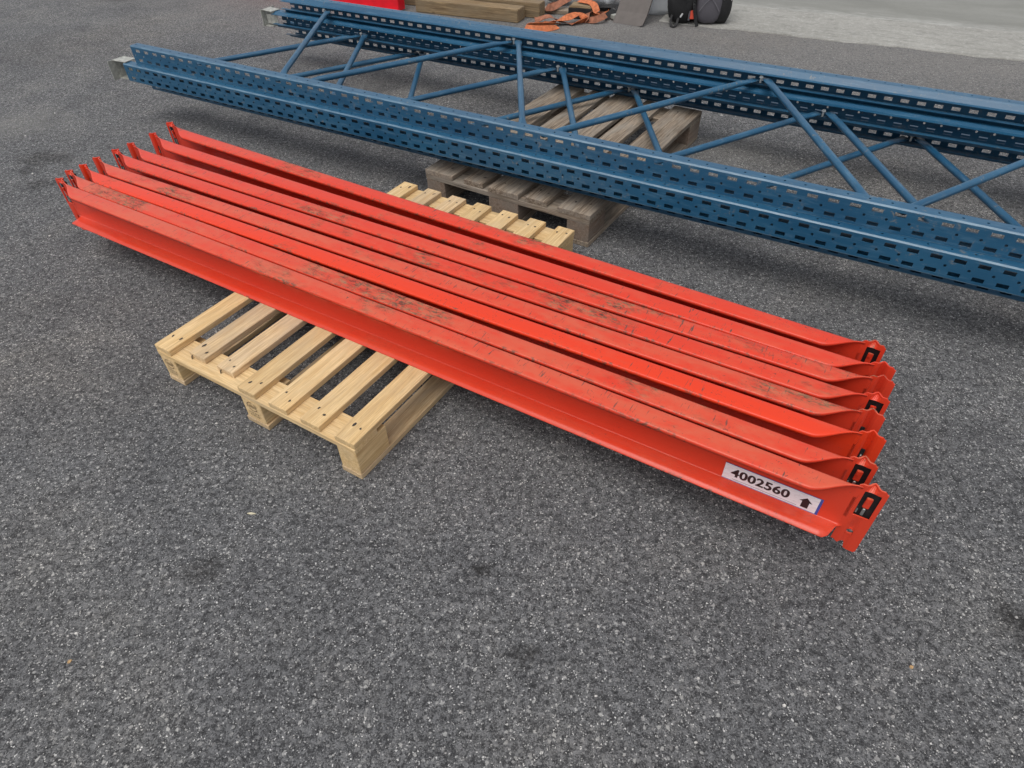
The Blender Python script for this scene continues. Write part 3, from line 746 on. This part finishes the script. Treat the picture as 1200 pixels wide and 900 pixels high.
# ------------------------------------------------------------------ background things along the wall side
TD = math.atan2(5.369-5.802, 0.112+0.783)
def timber(x, y, z, l, w, h, rz, lab, back=True):
    o = link('timber', box_mesh(l, w, h, 0.004, 2), WTIMBER, None, (x, y, z), (0, 0, rz))
    return tag(o, lab, 'timber', 'squared timbers lying behind the blue frames')
tu = Vector((math.cos(TD), math.sin(TD), 0)); tv = Vector((-tu.y, tu.x, 0))
e1 = Vector((0.112, 5.369, 0))
def tplace(end, l, w): q = end-tu*(l/2)+tv*(w/2); return q.x, q.y
x, y = tplace(e1, 0.88, 0.135); timber(x, y, 0.0015, 0.88, 0.135, 0.086, TD, 'squared brown timber at the front, its sawn right end just left of the orange strap')
e2 = e1+tu*0.105+tv*0.160; x, y = tplace(e2, 1.25, 0.11); timber(x, y, 0.0015, 1.25, 0.11, 0.098, TD+0.012, 'longer squared timber lying behind the front one, its end further right')
e3 = e1+tu*(-0.10)+tv*0.30; x, y = tplace(e3, 1.3, 0.12); timber(x, y, 0.0015, 1.3, 0.12, 0.10, TD-0.01, 'squared timber third back, mostly hidden at the top edge')
e4 = e1+tu*(-0.20)+tv*0.17; x, y = tplace(e4, 1.0, 0.12); timber(x, y, 0.1010, 1.0, 0.12, 0.09, TD+0.02, 'squared timber laid on top of the other timbers at the top edge')

# crimson steel channel by the timbers
def red_channel():
    root = empty('red_steel_beam', (-1.62, 6.165, 0), math.atan2(5.767-6.19, -0.80+1.598), 'bright crimson steel channel end lying left of the brown timbers', 'steel beam')
    bm = bmesh.new()
    bm_box(bm, (0.02, 0.004, 0.130), (1.78, 0.006, 0.236)); bm_box(bm, (0.02, -0.012, 0.008), (1.78, 0.034, 0.006)); bm_box(bm, (0.02, 0.045, 0.249), (1.78, 0.088, 0.004))
    link('steel_web', from_bm('channel', bm), REDM, root)
    bm = bmesh.new(); bm_box(bm, (0.913, 0.045, 0.128), (0.004, 0.086, 0.232)); link('end_cap', from_bm('cap', bm), REDM, root)
    for fx in (0.3, -0.5): link('foot', box_mesh(0.08, 0.06, 0.004, 0), REDM, root, (fx, 0.06, 0.0005), (0, 0, math.pi/2))
red_channel()

# wood offcut with strap, grey plank, stone
log = tag(link('wood_offcut', box_mesh(0.17, 0.13, 0.085, 0.008, 2), WTIMBER, None, (0.60, 5.50, 0.001), (0, 0, -0.35)), 'short wood offcut among the orange straps', 'wood block')
bm = bmesh.new(); bm_box(bm, (0, 0, 0), (0.172, 0.006, 0.068), 0, 0.002)
link('dark_side', from_bm('side_panel_dark', bm), DKFILL, log, (0, -0.068, 0.038))  # thin dark panel on the offcut's near side
tag(link('grey_plank', box_mesh(0.30, 0.09, 0.028, 0.003), WOLD, None, (0.43, 5.63, 0.001), (0, 0, -0.36)), 'short grey plank lying flat behind the orange strap', 'plank')
def lump(name, c, r, seed, mat, lab, cat, sc=(1, 1, 0.7), sub=3, amp=0.25, cut=0.08):
    bm = bmesh.new(); bmesh.ops.create_icosphere(bm, subdivisions=sub, radius=1)
    from mathutils import noise
    for v in bm.verts:
        n = noise.noise(v.co*1.6+Vector((seed, 0, 0)))+0.5*noise.noise(v.co*3.7+Vector((0, seed, 0)))
        v.co = v.co*(1+amp*n); v.co = Vector((v.co.x*r*sc[0], v.co.y*r*sc[1], v.co.z*r*sc[2]))
    zmin = min(v.co.z for v in bm.verts)
    for v in bm.verts: v.co.z = max(v.co.z-zmin-r*cut, 0)
    return tag(link(name, from_bm(name, bm, True), mat, None, c), lab, cat)
lump('stone', (0.45, 5.86, 0), 0.10, 4, STONE, 'rounded grey stone behind the grey plank at the top edge', 'stone', (1.1, 0.9, 0.9))

def ribbon(bm, pts, width, tilt, thick=0.003):
    """flat webbing band following pts; tilt gives the across direction angle per point"""
    import itertools
    P = [Vector(p) for p in pts]
    # catmull rom resample
    Q, T = [], []
    for i in range(len(P)-1):
        p0, p1, p2, p3 = P[max(i-1, 0)], P[i], P[i+1], P[min(i+2, len(P)-1)]
        for k in range(6):
            t = k/6
            Q.append(0.5*((2*p1)+(-p0+p2)*t+(2*p0-5*p1+4*p2-p3)*t*t+(-p0+3*p1-3*p2+p3)*t**3)); T.append(tilt[i]+(tilt[i+1]-tilt[i])*t)
    Q.append(P[-1]); T.append(tilt[-1])
    prev = None
    for i, q in enumerate(Q):
        d = (Q[min(i+1, len(Q)-1)]-Q[max(i-1, 0)]).normalized()
        side = d.cross(Vector((0, 0, 1)));
        if side.length < 0.1: side = Vector((0, 1, 0))
        side.normalize(); side = Matrix.Rotation(T[i], 3, d) @ side
        nrm = d.cross(side).normalized()*thick/2
        a, b_ = q-side*width/2, q+side*width/2
        ring = [bm.verts.new(a+nrm), bm.verts.new(b_+nrm), bm.verts.new(b_-nrm), bm.verts.new(a-nrm)]
        zmin = min(v.co.z for v in ring)
        if zmin < 0.001:
            for v in ring: v.co.z += 0.001-zmin
        if prev:
            for k in range(4): bm.faces.new((prev[k], prev[(k+1) % 4], ring[(k+1) % 4], ring[k]))
        else: bm.faces.new(ring)
        prev = ring
    bm.faces.new(prev)

def strap():
    root = empty('lashing_strap', (0.40, 5.28, 0), 0, 'crumpled orange lashing strap with twisted folds on the ground', 'strap')
    bm = bmesh.new()
    ribbon(bm, [(0.02, 0.02, 0.012), (-0.10, -0.03, 0.02), (-0.20, -0.05, 0.022), (-0.235, -0.10, 0.022), (-0.15, -0.135, 0.02), (-0.06, -0.115, 0.018), (0.0, -0.06, 0.01)], 0.042, [0.2, 0.9, 1.2, 1.0, 1.1, 0.9, 0.3])
    link('flat_loop', from_bm('r', bm), ORANGE, root)
    bm = bmesh.new()
    ribbon(bm, [(-0.10, 0.05, 0.012), (-0.02, 0.0, 0.03), (0.08, 0.02, 0.05), (0.16, 0.08, 0.055), (0.21, 0.05, 0.02), (0.10, 0.00, 0.008)], 0.05, [0.2, -0.5, 0.7, 0.2, 1.1, 0.2])
    link('webbing', from_bm('r', bm), ORANGE, root)
    bm = bmesh.new()
    ribbon(bm, [(-0.16, 0.10, 0.01), (-0.06, 0.06, 0.05), (0.02, 0.05, 0.02), (0.12, 0.0, 0.01)], 0.045, [0.9, 0.3, -0.7, 0.1])
    link('webbing', from_bm('r', bm), ORANGE2, root)
    bm = bmesh.new()
    ribbon(bm, [(0.18, 0.26, 0.10), (0.27, 0.18, 0.10), (0.30, 0.12, 0.06), (0.31, 0.14, 0.012), (0.40, 0.18, 0.02), (0.42, 0.26, 0.03)], 0.05, [0.1, 0.3, 0.5, 0.4, 1.1, 0.9])
    link('webbing', from_bm('r', bm), ORANGE, root)
    bm = bmesh.new()
    ribbon(bm, [(0.00, 0.42, 0.05), (-0.06, 0.36, 0.04), (-0.02, 0.30, 0.05), (0.05, 0.34, 0.07), (0.13, 0.42, 0.09)], 0.05, [0.6, 0.9, 1.1, 0.5, 0.8])
    link('webbing', from_bm('r', bm), ORANGE2, root)
    bm = bmesh.new()
    ribbon(bm, [(0.36, 0.10, 0.02), (0.44, 0.20, 0.05), (0.34, 0.28, 0.03), (0.46, 0.30, 0.05), (0.50, 0.20, 0.02)], 0.045, [1.0, 0.4, 1.2, 0.2, 0.9])
    link('dark_webbing', from_bm('r', bm), BLACKF, root)
    bm = bmesh.new()
    ribbon(bm, [(0.20, 0.10, 0.01), (0.28, 0.02, 0.03), (0.36, 0.06, 0.05), (0.33, 0.14, 0.03), (0.24, 0.12, 0.05), (0.22, 0.03, 0.015)], 0.045, [0.5, 1.2, 0.8, 1.3, 0.4, 0.9])
    link('webbing', from_bm('r', bm), ORANGE2, root)
    bm = bmesh.new(); bm_box(bm, (0, 0, 0.02), (0.075, 0.05, 0.030), 0.4, 0.004); bm_cyl(bm, (0.02, 0.0, 0.03), 0.012, 0.07, 12, 'Y')
    link('ratchet', from_bm('ratchet', bm), GALV, root, (0.45, 0.12, 0.002))
strap()

# grey bent board standing beside the straps
def leaning_board():
    a, b_ = Vector((0.815, 5.33, 0.001)), Vector((1.01, 5.185, 0.001))
    d = (b_-a).normalized(); nrm = Vector((-d.y, d.x, 0)); w = (b_-a).length
    V, F = [], []; th = 0.018
    prof = [(0.0, 0.0), (0.07, 0.055), (0.16, 0.105), (0.28, 0.150), (0.42, 0.19), (0.55, 0.22)]   # height, lean back
    n = 8
    for side in (0, 1):
        for (h, lb_) in prof:
            for k in range(n+1):
                f = k/n; e = abs(f-0.5)*2; sk = 0.004*math.sin(f*3.1)
                drop = 0.012*max(0, (f-0.8)/0.2)**2 if h == 0 else 0
                p = a+d*(w*f+0.03*h)+nrm*(lb_+side*th+sk)+Vector((0, 0, h+drop)); V.append(tuple(p))
    m = len(prof); N = n+1
    for i in range(m-1):
        for k in range(n):
            F.append((i*N+k, i*N+k+1, (i+1)*N+k+1, (i+1)*N+k)); o_ = m*N
            F.append((o_+i*N+k, o_+(i+1)*N+k, o_+(i+1)*N+k+1, o_+i*N+k+1))
    for i in range(m-1):
        F.append((i*N, (i+1)*N, m*N+(i+1)*N, m*N+i*N)); F.append((i*N+n, m*N+i*N+n, m*N+(i+1)*N+n, (i+1)*N+n))
    for k in range(n):
        F.append((k, m*N+k, m*N+k+1, k+1)); t_ = (m-1)*N; F.append((t_+k, t_+k+1, m*N+t_+k+1, m*N+t_+k))
    tag(link('grey_board', mesh('board', V, F), SHEETG), 'plain grey-brown board standing on edge between the straps and the backpack', 'board')
leaning_board()

# white plastic things at the top edge
lump('white_sack', (1.20, 5.62, 0), 0.20, 9, WHITEP, 'white plastic sack between the grey board and the backpack', 'sack', (0.95, 0.75, 1.9), 4, 0.14, 0.9)
lump('crumpled_film', (0.80, 5.78, 0), 0.14, 2, WHITEP, 'crumpled white plastic film behind the orange straps', 'plastic film', (1.2, 0.8, 0.8), 4, 0.45)
tag(link('metal_sheet', box_mesh(0.34, 0.5, 0.03, 0.012, 2), PALES, None, (-3.33, 6.62, 0.022), (0, 0, -0.16)), 'pale grey sheet lying flat at the top edge, left of the blue frames', 'sheet', kind='thing')

# backpack
def backpack():
    root = empty('backpack', (1.43, 5.27, 0), math.atan2(-0.05, 0.45)-0.02, 'black and grey backpack standing on the ground by the concrete apron', 'backpack')
    def blob(nm, c, d, mat, p=2.6, parent=root, seed=0, amp=0.05, rot=(0, 0, 0)):
        from mathutils import noise
        bm = bmesh.new(); bmesh.ops.create_icosphere(bm, subdivisions=4, radius=1)
        for v in bm.verts:
            q = v.co; k = (abs(q.x)**p+abs(q.y)**p+abs(q.z)**p)**(1/p); q = q/k
            n = noise.noise(q*2.5+Vector((seed, 3, 1)))+0.5*noise.noise(q*6+Vector((seed, 0, 2))); q = q*(1+amp*n)
            v.co = Vector((q.x*d[0]/2, q.y*d[1]/2, q.z*d[2]/2))
        return link(nm, from_bm(nm, bm, True), mat, parent, c, rot)
    blob('bag_body', (0.0, 0.06, 0.235), (0.42, 0.26, 0.46), BLACKF, 3.2)
    blob('side_panel', (-0.130, -0.015, 0.185), (0.21, 0.18, 0.36), BLACKF, 2.8, seed=4)
    blob('front_pocket', (0.055, -0.050, 0.185), (0.185, 0.110, 0.345), GREYF, 3.4, seed=7, amp=0.03)
    blob('side_pocket', (0.150, -0.010, 0.150), (0.135, 0.16, 0.29), BLACKF, 3.0, seed=2)
    bm = bmesh.new()
    for s in (-1, 1): ribbon(bm, [(0.055+s*0.070, -0.103, 0.10), (0.055+s*0.035, -0.108, 0.150), (0.055, -0.109, 0.185)], 0.005, [1.5, 1.5, 1.5], 0.003)
    link('stitched_chevron', from_bm('chev', bm), simple('seam_thread', (0.15, 0.145, 0.16), 0.7), root)
    bm = bmesh.new(); ribbon(bm, [(-0.19, -0.06, 0.10), (-0.205, -0.10, 0.03), (-0.19, -0.135, 0.005), (-0.165, -0.12, 0.015), (-0.15, -0.08, 0.06)], 0.016, [0.2, 0.3, 0.2, 0.1, 0.2], 0.006); link('webbing_loop', from_bm('loop', bm), BLACKF, root)
    bm = bmesh.new(); ribbon(bm, [(-0.055, -0.085, 0.30), (-0.055, -0.105, 0.16), (-0.035, -0.105, 0.06), (-0.015, -0.115, 0.005)], 0.022, [1.5, 1.5, 1.4, 1.3], 0.005); link('strap', from_bm('strap', bm), BLACKF, root)
    bm = bmesh.new(); ribbon(bm, [(-0.07, -0.07, 0.33), (-0.12, -0.10, 0.24), (-0.10, -0.10, 0.16)], 0.03, [1.5, 1.4, 1.5], 0.012); link('strap', from_bm('strap2', bm), BLACKF, root)
    bm = bmesh.new(); bm_box(bm, (-0.055, -0.094, 0.075), (0.034, 0.012, 0.055), 0, 0.003); link('red_tag', from_bm('tag', bm), REDTAG, root)
    bm = bmesh.new(); bm_box(bm, (-0.078, -0.090, 0.10), (0.014, 0.012, 0.13), 0, 0.003); link('grey_trim', from_bm('trim', bm), GREYF, root)
    for (x, y, z, r) in ((-0.135, -0.112, 0.075, 0.5), (-0.065, -0.112, 0.205, -0.3), (0.150, -0.092, 0.185, 0.4), (0.195, -0.075, 0.175, -0.6)):
        bm = bmesh.new(); bm_box(bm, (0, 0, 0), (0.011, 0.008, 0.030), 0, 0.002)
        link('buckle', from_bm('buckle', bm), BUCKLE, root, (x, y, z), (0, r, 0))
backpack()

# ------------------------------------------------------------------ litter on the asphalt
def chip(name, x, y, l, w, h, rz, mat, lab, cat):
    V = [(-l/2, -w*0.3, 0), (-l*0.1, -w/2, 0), (l/2, -w*0.2, 0), (l*0.4, w*0.3, 0), (-l*0.1, w/2, 0), (-l/2, w*0.2, 0)]
    V = [(a, b_, 0.0008) for a, b_, c in V]+[(a*0.9, b_*0.85, h*(0.6 if i % 2 else 1.0)) for i, (a, b_, c) in enumerate(V)]
    F = [tuple(range(5, -1, -1)), tuple(range(6, 12))]+[(i, (i+1) % 6, 6+(i+1) % 6, 6+i) for i in range(6)]
    tag(link(name, mesh(name, V, F), mat, None, (x, y, 0), (0, 0, rz)), lab, cat)
chip('straw_bit', -0.686, 1.008, 0.024, 0.006, 0.003, -0.1, TWIG, 'thin pale straw bit on the asphalt below the new pallet', 'litter')
chip('brown_chip', -0.981, 0.630, 0.010, 0.008, 0.003, 0.9, LEAF, 'small tan flake on the asphalt at the lower left', 'litter')
chip('pale_chip', 0.830, 0.571, 0.009, 0.008, 0.003, 0.4, LEAF, 'small pinkish stone chip on the asphalt at the lower right', 'litter')
